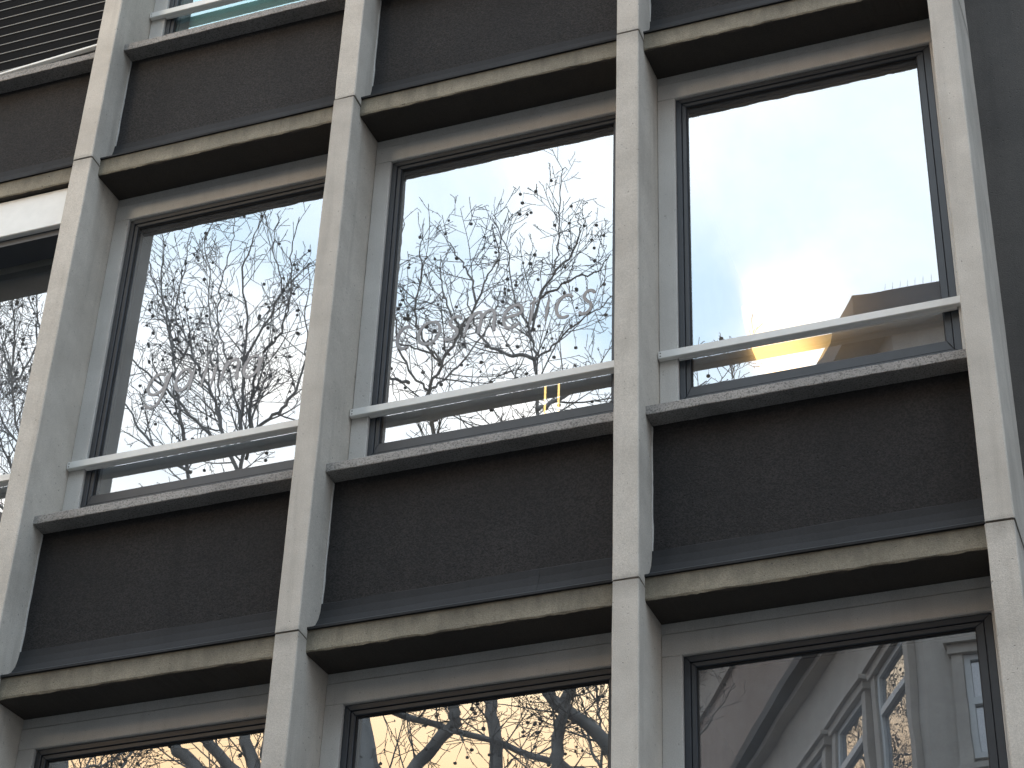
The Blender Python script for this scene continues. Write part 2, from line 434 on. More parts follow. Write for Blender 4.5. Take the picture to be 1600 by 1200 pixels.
def bars(x0, z0, x1, z1, w, wb, y0, y1, wr=None):
    """four mitred bars round an opening"""
    m = MB(); wr = wr or w
    o = [(x0,z0),(x1,z0),(x1,z1),(x0,z1)]; i = [(x0+w,z0+wb),(x1-wr,z0+wb),(x1-wr,z1-w),(x0+w,z1-w)]
    for a in range(4):
        b = (a+1) % 4
        q = [o[a], o[b], i[b], i[a]]
        g = .0006
        vs = [(x, y0, z) for x, z in q] + [(x, y1, z) for x, z in q]
        m.add(vs, [(0,1,2,3),(7,6,5,4),(0,4,5,1),(1,5,6,2),(2,6,7,3),(3,7,4,0)])
    return m
fr = bars(FL+.002, FB, FR-.002, FT-.002, .030, .034, .3605, .43, .036)
frame_me = bevel(fr.mesh('frame', M['frame'], fixn=True), .0025)
sa = bars(FL+.0335, FB+.036, FR-.0395, FT-.0335, 0.024, .058, .366, .435, .036)
sash_me = bevel(sa.mesh('sash', M['frame'], fixn=True), .003)
GX0, GX1, GZ0, GZ1 = FL+.0575, FR-.0755, FB+.094, FT-.0575
ga = bars(GX0, GZ0, GX1, GZ1, .005, .005, .377, .386); gasket_me = ga.mesh('gasket', M['gasket'], fixn=True)
m = MB()
a, b_, c_, d_ = GX0-.006, GX1+.006, GZ0-.006, GZ1+.006
m.add([(a,GY,c_),(b_,GY,c_),(b_,GY,d_),(a,GY,d_),(a,GY+.006,c_),(b_,GY+.006,c_),(b_,GY+.006,d_),(a,GY+.006,d_)],
      [(0,1,2,3)], 0)
m.add([(a,GY+.006,c_),(b_,GY+.006,c_),(b_,GY+.006,d_),(a,GY+.006,d_)], [(3,2,1,0)], 1)
pane_me = m.mesh('pane', [M['glass'], M['glass_back']])
aqua_me = m.mesh('pane', [M['aqua_glass'], M['glass_back']])
m = MB(); m.box(XL+.003, .308, -1.979, XR-.003, .3385, -1.934); m.box(FL+.004, .3387, -1.980, FR-.004, .3595, -1.935); rail_me = bevel(m.mesh('guard_rail', M['rail']), .003)
sc = MB()
for zz in (-1.948, -1.966):
    sc.tube([(0,.3105,zz),(0,.3075,zz)], [.0045,.004], 8)
screw_me = sc.mesh('screw', M['screw'], fixn=True)

labels = {(1,0): 'window with a pale handwritten word, reflecting the densest bare branches',
          (1,1): 'window with the longer pale handwritten word across the glass',
          (1,2): 'window reflecting bright empty sky and a roof corner, warm lamp inside',
          (0,0): 'lower window reflecting tree limbs on pinkish sky', (0,1): 'lower window reflecting limbs on a yellow evening sky',
          (0,2): 'lower window reflecting the stucco building across the street'}
wins = {}
for k in range(-2, 3):
    for s in range(0, 3):
        L = (k*BW, 0, Z0 + s*H); q = (k*2 + s) % 3
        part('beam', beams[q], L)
        sk = part('drip_skirt', skirts[(q+1) % 3], L)
        if (k, s) in ((1,0), (2,0), (-1,1), (0,2)):
            link('flashing_lap', lap_me, sk, ({1:1.18, 2:1.02, -1:1.25, 0:.6}[k], 0, 0))
        pnl = part('spandrel_panel', sp_me, L); [link('render_stop', q_, pnl) for q_ in strips]
        part('window_sill', sills[(q+2) % 3], L)
        part('lintel', lintel_me, L)
        part('surround', surr_me, L)
        rl = part('guard_rail', rail_me, L) if (k, s) != (-1, 2) else None
        if rl: link('screw', screw_me, rl, (XL + .016, 0, 0)), link('screw', screw_me, rl, (XR - .016, 0, 0))
        w = bpy.data.objects.new('window', None); C.objects.link(w); w.parent = root; w.location = L
        if (s, k) in labels: w['label'] = labels[(s, k)]
        link('frame', frame_me, w); link('sash', sash_me, w); link('gasket', gasket_me, w); link('pane', aqua_me if (k, s) == (0, 2) else pane_me, w)
        wins[(k, s)] = w
# white shutter box under the beam of the leftmost bay in view
m = MB(); m.box(XL+.003, .125, -.352, XR-.003, .338, -.0765)
part('shutter_box', bevel(m.mesh('shutter_box', M['rail']), .004), (-BW, 0, Z0 + H))
m = MB(); m.box(XL+.02, .16, -.40, XR-.02, .338, -.3525); part('shutter_slot', m.mesh('shutter_slot', M['frame']), (-BW, 0, Z0 + H))
# plain storeys above and below, flat roof, end wall beside the last fin
m = MB(); m.box(-2*BW, .05, 0, 3*BW, .5, Z0 - H + .9); part('base_wall', m.mesh('base_wall', M['sidewall']))
for k in range(-2, 3):
    part('spandrel_panel', sp_me, (k*BW, 0, Z0 - H))
    part('window_sill', sills[k % 3], (k*BW, 0, Z0))
m = MB(); m.box(-2*BW, .05, Z0 + 2*H + .96, 3*BW, .5, Z0 + 3*H); part('parapet', m.mesh('parapet', M['surround']))
m = MB(); m.box(-2*BW-.2, .5, Z0 + 3*H, 3*BW + 5, 9, Z0 + 3*H + .2); part('roof', m.mesh('roof', M['sidewall']))
m = MB(); m.box(3*BW + PW, .605, 0, 3*BW + 5, .9, Z0 + 3*H); part('side_wall', m.mesh('side_wall', M['sidewall']), label='flat dark grey wall set back beside the last fin')
# rooms behind the glass
for s in range(-1, 3):
    m = MB(); m.box(-2*BW, .47, Z0 + s*H - .05, 3*BW, 6, Z0 + s*H + .06, 0); part('floor_slab', m.mesh('floor_slab', M['ceiling']))
m = MB(); m.box(-2*BW, 6, 0, 3*BW, 6.2, Z0 + 3*H); part('interior_wall', m.mesh('interior_wall', M['plaster']))
for x in (-2*BW - .2, 3*BW + PW + .01):
    m = MB(); m.box(x, .91, 0, x + .19, 6, Z0 + 3*H); part('interior_wall', m.mesh('interior_wall', M['plaster']))
for k in (0, 1, 2):
    m = MB(); m.box(k*BW + .02, .51, Z0 - H, k*BW + .10, 5.99, Z0 + 2*H - .06)
    part('partition', m.mesh('partition', M['plaster']))
for k in range(-2, 3):       # wall below each window inside
    for s in range(0, 3):
        m = MB(); m.box(k*BW + XL, .41, Z0 + (s-1)*H + .061, (k+1)*BW, .46, Z0 + s*H - 2.30)
        part('apron_wall', m.mesh('apron_wall', M['plaster']))

# ------------------------------------------------------------------ lettering on the glass
def arc(cx, cy, rx, ry, a0, a1, n=14):
    return [(cx + rx*math.cos(R(a0 + (a1-a0)*i/n)), cy + ry*math.sin(R(a0 + (a1-a0)*i/n))) for i in range(n+1)]
def smooth(p, n=6):
    out = []
    for i in range(len(p)-1):
        p0, p1, p2, p3 = p[max(i-1,0)], p[i], p[i+1], p[min(i+2,len(p)-1)]
        for k in range(n):
            t = k/n
            out.append(tuple(.5*((2*b)+(c-a)*t+(2*a-5*b+4*c-d)*t*t+(-a+3*b-3*c+d)*t**3) for a, b, c, d in zip(p0,p1,p2,p3)))
    out.append(p[-1]); return out
G = {   # strokes in x-height units; each letter fills 0..1 in width
 'c': [arc(.55,.5,.5,.5,48,300)],
 'o': [arc(.5,.5,.5,.5,80,440,24)],
 's': [smooth([(.98,.86),(.72,1.0),(.36,.98),(.22,.76),(.45,.57),(.74,.42),(.82,.2),(.58,.02),(.22,.0),(.0,.12)])],
 'm': [[(.0,0),(.06,.5),(.12,1.0)], smooth([(.10,.6),(.22,.92),(.40,1.0),(.50,.82),(.50,.4),(.48,0)]), smooth([(.50,.62),(.62,.92),(.82,1.0),(.94,.82),(.97,.4),(1.0,0)])],
 'e': [smooth([(.06,.50),(.5,.54),(.98,.62),(.86,.93),(.5,1.0),(.14,.82),(.02,.45),(.2,.08),(.55,.0),(.95,.16)])],
 't': [[(.5,1.22),(.45,.6),(.42,.0)], [(.1,.93),(.9,1.0)]],
 'i': [[(.55,.96),(.5,.5),(.45,0)]],
 'g': [arc(.45,.52,.45,.48,50,400,22), smooth([(.98,1.0),(.95,.5),(.88,-.1),(.70,-.50),(.35,-.55),(.10,-.38)])],
 'a': [arc(.44,.5,.44,.5,55,415,22), [(.98,1.0),(.95,.5),(.98,.0)]],
 'l': [[(.55,1.3),(.5,.6),(.45,0)]],
 'n': [[(.0,0),(.04,.5),(.08,1.0)], smooth([(.07,.55),(.28,.92),(.62,1.0),(.86,.8),(.92,.4),(1.0,0)])],
}
def letter_mesh(ch, width, xh, sw, slant):
    m = MB()
    for si, st in enumerate(G[ch]):
        P = [Vector((x*width + y*xh*slant, 0, y*xh)) for x, y in st]
        y0 = -.0006*si; n = len(P); vs = []
        for i, p in enumerate(P):
            t = (P[min(i+1,n-1)] - P[max(i-1,0)]).normalized()
            nn = Vector((-t.z, 0, t.x))
            k = .55 if i in (0, n-1) else 1.0
            for sgn, yy in ((1, -.0022), (-1, -.0022), (-1, -.0014), (1, -.0014)):
                vs.append((p.x + nn.x*sw*.5*sgn*k, yy + y0, p.z + nn.z*sw*.5*sgn*k))
        fs = []
        for i in range(n-1):
            for j in range(4):
                a = i*4 + j; b = i*4 + (j+1) % 4; fs.append((a, b, b+4, a+4))
        fs.append((0,1,2,3)); fs.append(tuple((n-1)*4 + j for j in (3,2,1,0)))
        m.add(vs, fs)
    return m.mesh('letter', M['letter'], fixn=True)
def write(win, items, base, xh, sw, slant):
    for ch, x0, x1, dz in items:
        link('letter', letter_mesh(ch, x1 - x0, xh, sw, slant), win, (x0, GY, base + dz))
write(wins[(0,1)], [('g',.495,.615,0),('a',.665,.765,0),('l',.815,.855,0),('i',.880,.910,0),('n',.945,1.045,0),('a',1.075,1.175,0)], -1.530, .140, .018, .14)
write(wins[(1,1)], [('c',.315,.405,0),('o',.440,.560,0),('s',.595,.675,0),('m',.705,.870,0),('e',.915,1.015,0),('t',1.045,1.105,0),('i',1.140,1.170,0),('c',1.200,1.300,0),('s',1.335,1.410,0)], -1.540, .142, .018, .10)

# ------------------------------------------------------------------ things behind the glass
zc = Z0 + 1*H
lp = empty('ceiling_lamp', (3.504, 2.500, 9.839), 'round warm glowing bowl lamp behind the window that mirrors the empty sky', 'lamp')
m = MB()
rings = [(.04,-.17),(.16,-.16),(.26,-.13),(.33,-.08),(.36,-.02),(.35,.0)]
vs = [(r*math.cos(2*math.pi*k/28), r*math.sin(2*math.pi*k/28), z) for r, z in rings for k in range(28)]
fs = [(i*28+k, i*28+(k+1) % 28, (i+1)*28+(k+1) % 28, (i+1)*28+k) for i in range(len(rings)-1) for k in range(28)]
fs.append(tuple(reversed(range(28)))); fs.append(tuple((len(rings)-1)*28 + k for k in range(28)))
m.add(vs, fs); link('lamp_shade', m.mesh('lamp_shade', M['lamp'], True, True), lp)
top = zc - .05 - 9.839
m = MB(); m.tube([(0,0,.0),(0,0,top)], [.008,.008], 8); m.tube([(0,0,top-.03),(0,0,top)], [.04,.04], 16)
link('lamp_stem', m.mesh('lamp_stem', M['ceiling'], False, True), lp)
for i, (x, y, z) in enumerate([(2.368, 1.6, 8.533), (2.45, 1.6, 8.533)]):  # thin amber lines of light, built as glowing rods
    m = MB(); m.tube([(0,0,0),(0,0,.62)], [.006,.006], 8)
    o = link('light_tube', m.mesh('light_tube', M['tube'], False, True), None, (x, y, z))
    o['label'] = ('slim glowing amber tube on the left behind the window with the longer word', 'slim glowing amber tube on the right behind the window with the longer word')[i]
    o['category'] = 'light tube'; o['group'] = 'amber light tubes behind the glass'

# slatted blind let down in front of the top left window
BX0, BX1 = -BW + PW + .006, -.008
vb = empty('venetian_blind', ((BX0+BX1)/2, .315, Z0 + 2*H - .12), 'dark slatted blind let down outside the top left window, white bottom bar hanging crooked', 'blind')
bz = vb.location.z; bx = vb.location.x
m = MB(); m.box(BX0-bx, -.03, .0, BX1-bx, .03, .06); link('head_box', m.mesh('head_box', M['slat']), vb)
sl = MB()
hw = (BX1-BX0)/2
sl.extr([(.006,-.040),(.010,-.041),(-.006,.045),(-.010,.044)], -hw, hw, 1, 0)
sl.extr([(-.013,-.0465),(.008,-.0465),(.008,-.0415),(-.013,-.0405)], -hw, hw, 1, 1)
slat_me = sl.mesh('slat', [M['slat'], M['slat_edge']], False, True)
zb = 11.395
i = 0
while zb < bz - .03:
    link('slat', slat_me, vb, (0, 0, zb - bz)); zb += .0835
m = MB(); m.box(-hw, -.02, -.009, hw, .012, .009)
bb = link('bottom_bar', bevel(m.mesh('bottom_bar', M['rail']), .003), vb, (0, -.03, 11.299 - bz)); bb.rotation_euler = (0, -0.0671, 0)
m = MB(); m.box(-hw, -.004, 0, hw, .004, .03)
# pale roller blind behind the top window of the next bay
rb = empty('roller_blind', (0*BW + .9, .50, Z0 + 2*H + .35 - 2.5), 'pale aqua roller blind drawn down behind the topmost window', 'blind')
m = MB(); m.box(-.60, 0, .10, .66, .004, 2.0); link('blind_cloth', m.mesh('blind_cloth', M['blind']), rb)
m = MB(); m.box(-.61, -.012, .075, .67, .012, .10); link('hem_bar', m.mesh('hem_bar', M['rail']), rb)
m = MB(); m.tube([(-.62,0,2.02),(.68,0,2.02)], [.03,.03], 12); link('roller', m.mesh('roller', M['rail'], False, True), rb)

# ------------------------------------------------------------------ street
m = MB(); m.box(-400, -400, -.5, 400, 400, -.15); link('ground', m.mesh('ground', M['asphalt']), None, kind='structure')
m = MB(); m.box(-200, -3.0, -.149, 200, .04, 0); link('pavement', m.mesh('pavement', M['paving']), None, kind='structure')
m = MB(); m.box(-200, -15.5, -.149, 200, -10.0, 0); link('pavement', m.mesh('pavement', M['paving']), None, kind='structure')
m = MB(); m.box(-200, -9.99, -.149, 200, -3.01, -.125); link('road', m.mesh('road', M['asphalt']), None, kind='structure')

# ------------------------------------------------------------------ stucco building across the street
W0 = Vector((1.959, -16.300, 0)); E1 = Vector((-.52, -.855, 0)).normalized(); N1 = Vector((.855, -.52, 0)).normalized()
ob = empty('corner_building', W0, 'grey stucco corner building with dark eaves and tall windows, mirrored in the right-hand panes', 'building')
def poly(o, z0, z1, L1=16, L2=12):
    """footprint of the corner block grown outwards by o"""
    def P(a, b): return E1*a + Vector((1,0,0))*b
    k = o/.855
    c = Vector((-(o + .52*o)/.855, o, 0)) if o else Vector((0,0,0))
    pts = [c, P(L1,0) + Vector((-k,0,0)), P(L1,L2), Vector((L2,o,0))]
    m = MB(); vs = [(p.x,p.y,z0) for p in pts] + [(p.x,p.y,z1) for p in pts]
    m.add(vs, [(0,1,2,3),(7,6,5,4),(0,4,5,1),(1,5,6,2),(2,6,7,3),(3,7,4,0)]); return m
link('wall', poly(0, 0, 17.5).mesh('wall', M['stucco'], False, True), ob)
link('attic_wall', poly(-.02, 17.502, 20.02).mesh('attic_wall', M['attic'], False, True), ob)
link('frieze', poly(.03, 20.022, 20.96).mesh('frieze', M['stucco'], False, True), ob)
em = poly(.3, 20.962, 21.46).mesh('eaves', [M['slate'], M['stucco']], False, True)
for p in em.polygons:
    if p.normal.z < -.5: p.material_index = 1
link('eaves', em, ob)
for (o, z0, z1) in ((.20,17.60,17.78),(.12,17.78,17.88),(.10,17.503,17.60)):
    link('cornice', poly(o, z0, z1).mesh('cornice', M['cornice' if o == .20 else 'stucco'], False, True), ob)
ro = MB()
for i in range(60):
    p = Vector((-.05,.26,0)) + Vector((i*.11,0,0))
    ro.tube([p + Vector((0,0,21.45)), p + Vector((.02,.04,21.60))], [.004,.002], 3)
o = link('roof_spikes', ro.mesh('roof_spikes', M['slate'], False, True), ob)
rot1 = math.atan2(E1.y, E1.x)
def face_window(org, xd, nd_, a0, a1, z0, z1, zt):
    """org + xd*a along the wall, nd_ points out of the wall"""
    w = bpy.data.objects.new('window', None); C.objects.link(w); w.parent = ob
    def bx(m, a, b, c, d, n0, n1):
        vs = []
        for n in (n0, n1):
            for (aa, zz) in ((a,c),(b,c),(b,d),(a,d)):
                p = org + xd*aa + nd_*n; vs.append((p.x, p.y, zz))
        m.add(vs, [(0,1,2,3),(7,6,5,4),(0,4,5,1),(1,5,6,2),(2,6,7,3),(3,7,4,0)])
    m = MB(); bx(m, a0+.03, a1-.03, z0+.03, z1-.03, .004, .012); link('pane', m.mesh('pane', M['old_glass'], False, True), w)
    m = MB()
    bx(m, a0, a0+.08, z0, z1, .014, .06); bx(m, a1-.08, a1, z0, z1, .014, .06)
    bx(m, a0+.081, a1-.081, z1-.08, z1, .014, .06); bx(m, a0+.081, a1-.081, z0, z0+.08, .014, .06)
    bx(m, a0+.081, a1-.081, zt-.05, zt+.05, .014, .07)
    link('frame', m.mesh('frame', M['white_wood'], False, True), w)
    m = MB()
    bx(m, a0-.16, a0-.005, z0-.1, z1+.005, .003, .10); bx(m, a1+.005, a1+.16, z0-.1, z1+.005, .003, .10)
    bx(m, a0-.2, a1+.2, z1+.01, z1+.14, .003, .14); bx(m, a0-.24, a1+.24, z1+.142, z1+.20, .003, .20)
    bx(m, a0-.2, a1+.2, z0-.18, z0-.102, .003, .16)
    link('architrave', m.mesh('architrave', M['stucco'], False, True), w)
NO = -N1
for st in range(4):
    zt = 16.2 - st*3.6
    for i in range(8):
        a0 = .42 + i*1.72
        face_window(Vector((0,0,0)), E1, NO, a0, a0 + 1.12, zt - 2.1, zt, zt - .62)
    for i in range(4):
        a0 = .52 + i*2.4
        face_window(Vector((0,0,0)), Vector((1,0,0)), Vector((0,1,0)), a0, a0 + 1.1, zt - .65 - 1.42, zt - .65, zt - 1.3)

# ------------------------------------------------------------------ unseen terrace row added to keep low sun off the lower facade
TER = ((-44,17.6),(-36.5,18.2),(-29,17.4),(-21.5,18.4),(-14,17.8))
house_labels = ('leftmost tall rendered house of the terrace behind the street trees', 'second house from the left end of the terrace', 'middle house of the tall terrace behind the trees', 'fourth house, tallest of the terrace behind the trees', 'house of the tall terrace nearest the corner building')
for (hx, hh), lab_ in zip(TER, house_labels):
    ho = empty('terraced_house', (hx, -27, 0), lab_, 'house', 'terraced houses behind the trees')
    m = MB(); m.box(0, -9, -.14, 7.48, 0, hh - 2.5); link('wall', m.mesh('wall', M['attic']), ho)
    m = MB(); m.extr([(.3, hh-2.49), (-4.5, hh), (-9.3, hh-2.49)], .0, 7.48); link('roof', m.mesh('roof', M['slate'], False, True), ho)
    m = MB(); m.box(.4, -5.2, hh - 1.2, 1.3, -3.8, hh + .9); link('chimney', m.mesh('chimney', M['attic']), ho)
    for wz in (1.2, 4.4, 7.4, 10.4, 12.9):
        for wx in (.8, 3.2, 5.6):
            w = bpy.data.objects.new('window', None); C.objects.link(w); w.parent = ho; w.location = (wx, 0, wz)
            m = MB(); m.box(.06, .004, .06, 1.04, .012, 1.74); link('pane', m.mesh('pane', M['old_glass']), w)
            link('frame', bars(0, 0, 1.1, 1.8, .06, .06, .013, .06).mesh('frame', M['white_wood'], False, True), w)

# ------------------------------------------------------------------ bare plane trees across the street
def grow_tree(name, base, limbs, nlow, label, seed, dens=1.0, lowr=.085):
    rnd = random.Random(seed)
    t = empty(name, base, label, 'tree', 'bare plane trees across the street')
    bx = Vector(base)
    trunk = MB(); limb = MB(); twig = MB(); ball = MB()
    ico = bmesh.new(); bmesh.ops.create_icosphere(ico, subdivisions=1, radius=1.0)
    iv = [v.co.copy() for v in ico.verts]; ifc = [[v.index for v in f.verts] for f in ico.faces]; ico.free()
    def rv(): return Vector((rnd.gauss(0,1), rnd.gauss(0,1), rnd.gauss(0,1)))
    def side(d):
        v = rv(); v -= d*v.dot(d); return v.normalized()
    def put_ball(p):
        st = rnd.uniform(.05,.16); r = rnd.uniform(.019,.030)
        q = p + Vector((rnd.gauss(0,.015), rnd.gauss(0,.015), -st))
        twig.tube([p, q], [.0025,.0025], 3, 0, False)
        ball.add([q + v*r for v in iv], ifc)
    def branch(p, d, L, r, lev):
        n = max(2, int(L/(.16 if lev < 3 else .07))); pts = [p.copy()]; rad = [r]
        bend = side(d)*rnd.uniform(-.2,.2)
        for i in range(n):
            d = (d + bend/n + rv()*(.04 if lev < 3 else .11) + Vector((0,0,.075 if lev < 3 else .025))).normalized()
            p = p + d*(L/n); pts.append(p.copy()); rad.append(max(.0045, r*(1-.68*(i+1)/n)))
        (limb if lev <= 1 else twig).tube(pts, rad, 4 if lev <= 1 else 3, 0, False)
        kids(pts, rad, L, lev)
        if lev >= 2 and rnd.random() < .075*dens: put_ball(pts[-1])
        if lev >= 3:
            for q in pts[1:]:
                if rnd.random() < .45:
                    v = (side(d)*.8 + d*.6).normalized()*rnd.uniform(.015,.04)
                    twig.tube([q, q + v], [.0045,.003], 3, 0, False)
    def kids(pts, rad, L, lev):
        if lev >= 4: return
        step = {0:.20, 1:.125, 2:.095, 3:.085}[lev]/dens
        seg = [(pts[i+1]-pts[i]).length for i in range(len(pts)-1)]
        tot = sum(seg); s = step*rnd.uniform(.3,1.0) + (.12 if lev else .25)
        while s < tot:
            acc = 0
            for i, g in enumerate(seg):
                if acc + g >= s: break
                acc += g
            f = (s-acc)/g; p = pts[i].lerp(pts[i+1], f); rr = rad[i]*(1-f) + rad[i+1]*f
            d = (pts[i+1]-pts[i]).normalized()
            rem = 1 - s/tot
            a = rnd.uniform(.55,1.0)
            nd_ = (d*math.cos(a) + side(d)*math.sin(a)); nd_.normalize()
            if lev == 0: Lc = rnd.uniform(.4,1.0)*(.30 + .70*rem)*1.5
            elif lev == 1: Lc = rnd.uniform(.22,.6)*(.4 + .6*rem)
            elif lev == 2: Lc = rnd.uniform(.10,.30)
            else: Lc = rnd.uniform(.06,.14)
            if rnd.random() < (1, 1, .95, .4)[lev]:
                branch(p, nd_, Lc, min(rr*.6, (.012,.0075,.0062,.0052)[lev]), lev+1)
            s += step*rnd.uniform(.6,1.5)
    fork = Vector((bx.x, bx.y, 6.2))
    lowpts = [Vector(l[0]) for l in limbs[:max(1, nlow)]]
    trunk.tube([(bx.x,bx.y,-.14),(bx.x,bx.y,.3),(bx.x+.05,bx.y,2.5),(bx.x-.03,bx.y+.04,4.6),fork], [.52,.36,.31,.28,.25], 14)
    seen = []
    for q in lowpts:
        if any((q-z).length < .05 for z in seen): continue
        seen.append(q)
        mid = fork.lerp(q, .5) + Vector((0,0,-.5))
        trunk.tube([fork - Vector((0,0,.25)), mid, q], [.21, .17, lowr*1.25], 10)
    for li, l in enumerate(limbs):
        P = [Vector(p) for p in l]
        low = li < nlow
        joined = any((P[0] - Vector(q)).length < .02 for l2 in limbs[nlow:li] for q in l2)
        r0, r1 = (lowr, lowr*.55) if low else ((.0165, .0055) if joined else (.027, .0065))
        if li in THIN.get(name + str(seed), ()): r0 *= .5; r1 *= .6
        # resample with a little wander
        pts = []; 
        for i in range(len(P)-1):
            for k in range(5):
                u = k/5; p0,p1,p2,p3 = P[max(i-1,0)],P[i],P[i+1],P[min(i+2,len(P)-1)]
                pts.append(.5*((2*p1)+(p2-p0)*u+(2*p0-5*p1+4*p2-p3)*u*u+(3*p1-p0-3*p2+p3)*u**3) + (rv()*.012 if 0 < i+k else Vector()))
        pts.append(P[-1])
        rad = [r0 + (r1-r0)*i/(len(pts)-1) for i in range(len(pts))]
        limb.tube(pts, rad, 7 if low else 6, 0, True)
        kids(pts, rad, 0, 0)
    for nm, mb, mt, sm in (('trunk', trunk, 'bark', True), ('limbs', limb, 'bark', True), ('twigs', twig, 'twig', False), ('seed_balls', ball, 'ball', True)):
        o = link(nm, mb.mesh(nm, M[mt], sm), t, -bx)
        if nm != 'trunk': o['kind'] = 'stuff'
    return t, len(limb.f) + len(twig.f) + len(ball.f)
THIN = {'plane_tree23': (3, 5), 'plane_tree11': (3,)}
T1 = [
  [(-4.92,-12.0,12.03),(-5.36,-12.03,12.9),(-5.76,-12.06,13.29),(-6.32,-12.09,14.25),(-6.53,-12.13,15.37),(-6.62,-12.16,16.93)],
  [(-4.92,-12.0,12.03),(-5.23,-11.99,13.02),(-5.46,-11.99,13.89),(-5.65,-11.98,15.24),(-5.81,-11.97,16.95)],
  [(-4.92,-12.0,12.03),(-6.06,-12.02,13.19),(-6.45,-12.04,13.63),(-7.13,-12.06,14.53),(-7.76,-12.08,15.55)],
  [(-4.92,-12.0,12.03),(-5.1,-11.98,13.0),(-5.02,-11.97,13.81),(-4.76,-11.95,14.63),(-4.58,-11.94,15.48)],
  [(-6.62,-12.16,16.93),(-6.86,-12.12,18.04),(-7.01,-12.08,18.69),(-7.1,-12.03,19.12),(-7.22,-11.99,19.69),(-7.32,-11.95,20.1),(-7.49,-11.91,20.77),(-7.52,-11.87,21.33),(-7.65,-11.83,21.86)],
  [(-5.81,-11.97,16.95),(-6.27,-12.11,18.07),(-6.5,-12.26,18.61),(-6.87,-12.4,19.29),(-7.2,-12.54,19.83),(-7.59,-12.68,20.25),(-7.94,-12.82,21.11),(-8.36,-12.96,21.92),(-8.66,-13.1,22.84)],
  [(-7.2,-12.54,19.83),(-7.43,-12.79,20.32),(-7.87,-13.04,21.08),(-7.99,-13.3,22.08),(-8.17,-13.55,22.95),(-8.24,-13.8,23.68)],
  [(-5.85,-12.0,17.08),(-5.88,-11.87,17.87),(-5.86,-11.75,18.42),(-5.83,-11.62,18.81),(-5.82,-11.5,19.41),(-5.89,-11.37,20.08),(-5.73,-11.25,20.5),(-5.49,-11.12,21.02)],
  [(-6.27,-12.11,18.07),(-6.41,-12.19,18.55),(-6.54,-12.27,19.02),(-6.68,-12.35,19.62),(-6.78,-12.43,19.96),(-6.98,-12.51,20.43),(-7.11,-12.58,21.32),(-7.33,-12.66,22.03),(-7.21,-12.74,22.74)],
  [(-5.88,-11.87,17.87),(-6.0,-11.97,18.21),(-6.29,-12.07,19.05),(-6.52,-12.17,19.66),(-6.74,-12.27,20.29),(-6.75,-12.37,21.06),(-6.77,-12.47,21.85),(-6.85,-12.57,22.44)],
  [(-5.83,-12.0,17.47),(-5.72,-11.82,17.82),(-5.64,-11.63,18.29),(-5.48,-11.45,18.65),(-5.14,-11.26,18.86),(-4.97,-11.08,19.31),(-4.92,-10.9,19.9),(-4.76,-10.71,20.26)],
  [(-5.9,-12.0,17.69),(-5.77,-12.01,17.96),(-5.48,-12.03,18.18),(-5.26,-12.04,18.49),(-5.16,-12.05,19.01),(-5.22,-12.06,19.68),(-5.25,-12.08,20.47)],
  [(-6.25,-12.0,17.86),(-6.26,-11.83,17.8),(-6.65,-11.65,18.23),(-7.09,-11.48,18.71),(-7.37,-11.3,18.96),(-7.47,-11.13,19.29)],
  [(-6.61,-12.0,17.42),(-7.26,-12.02,17.97),(-7.7,-12.04,18.6),(-8.05,-12.06,19.23)],
  [(-5.83,-11.62,18.81),(-5.5,-11.53,19.35),(-5.32,-11.44,19.78),(-5.44,-11.35,20.4),(-5.36,-11.26,20.98)],
]
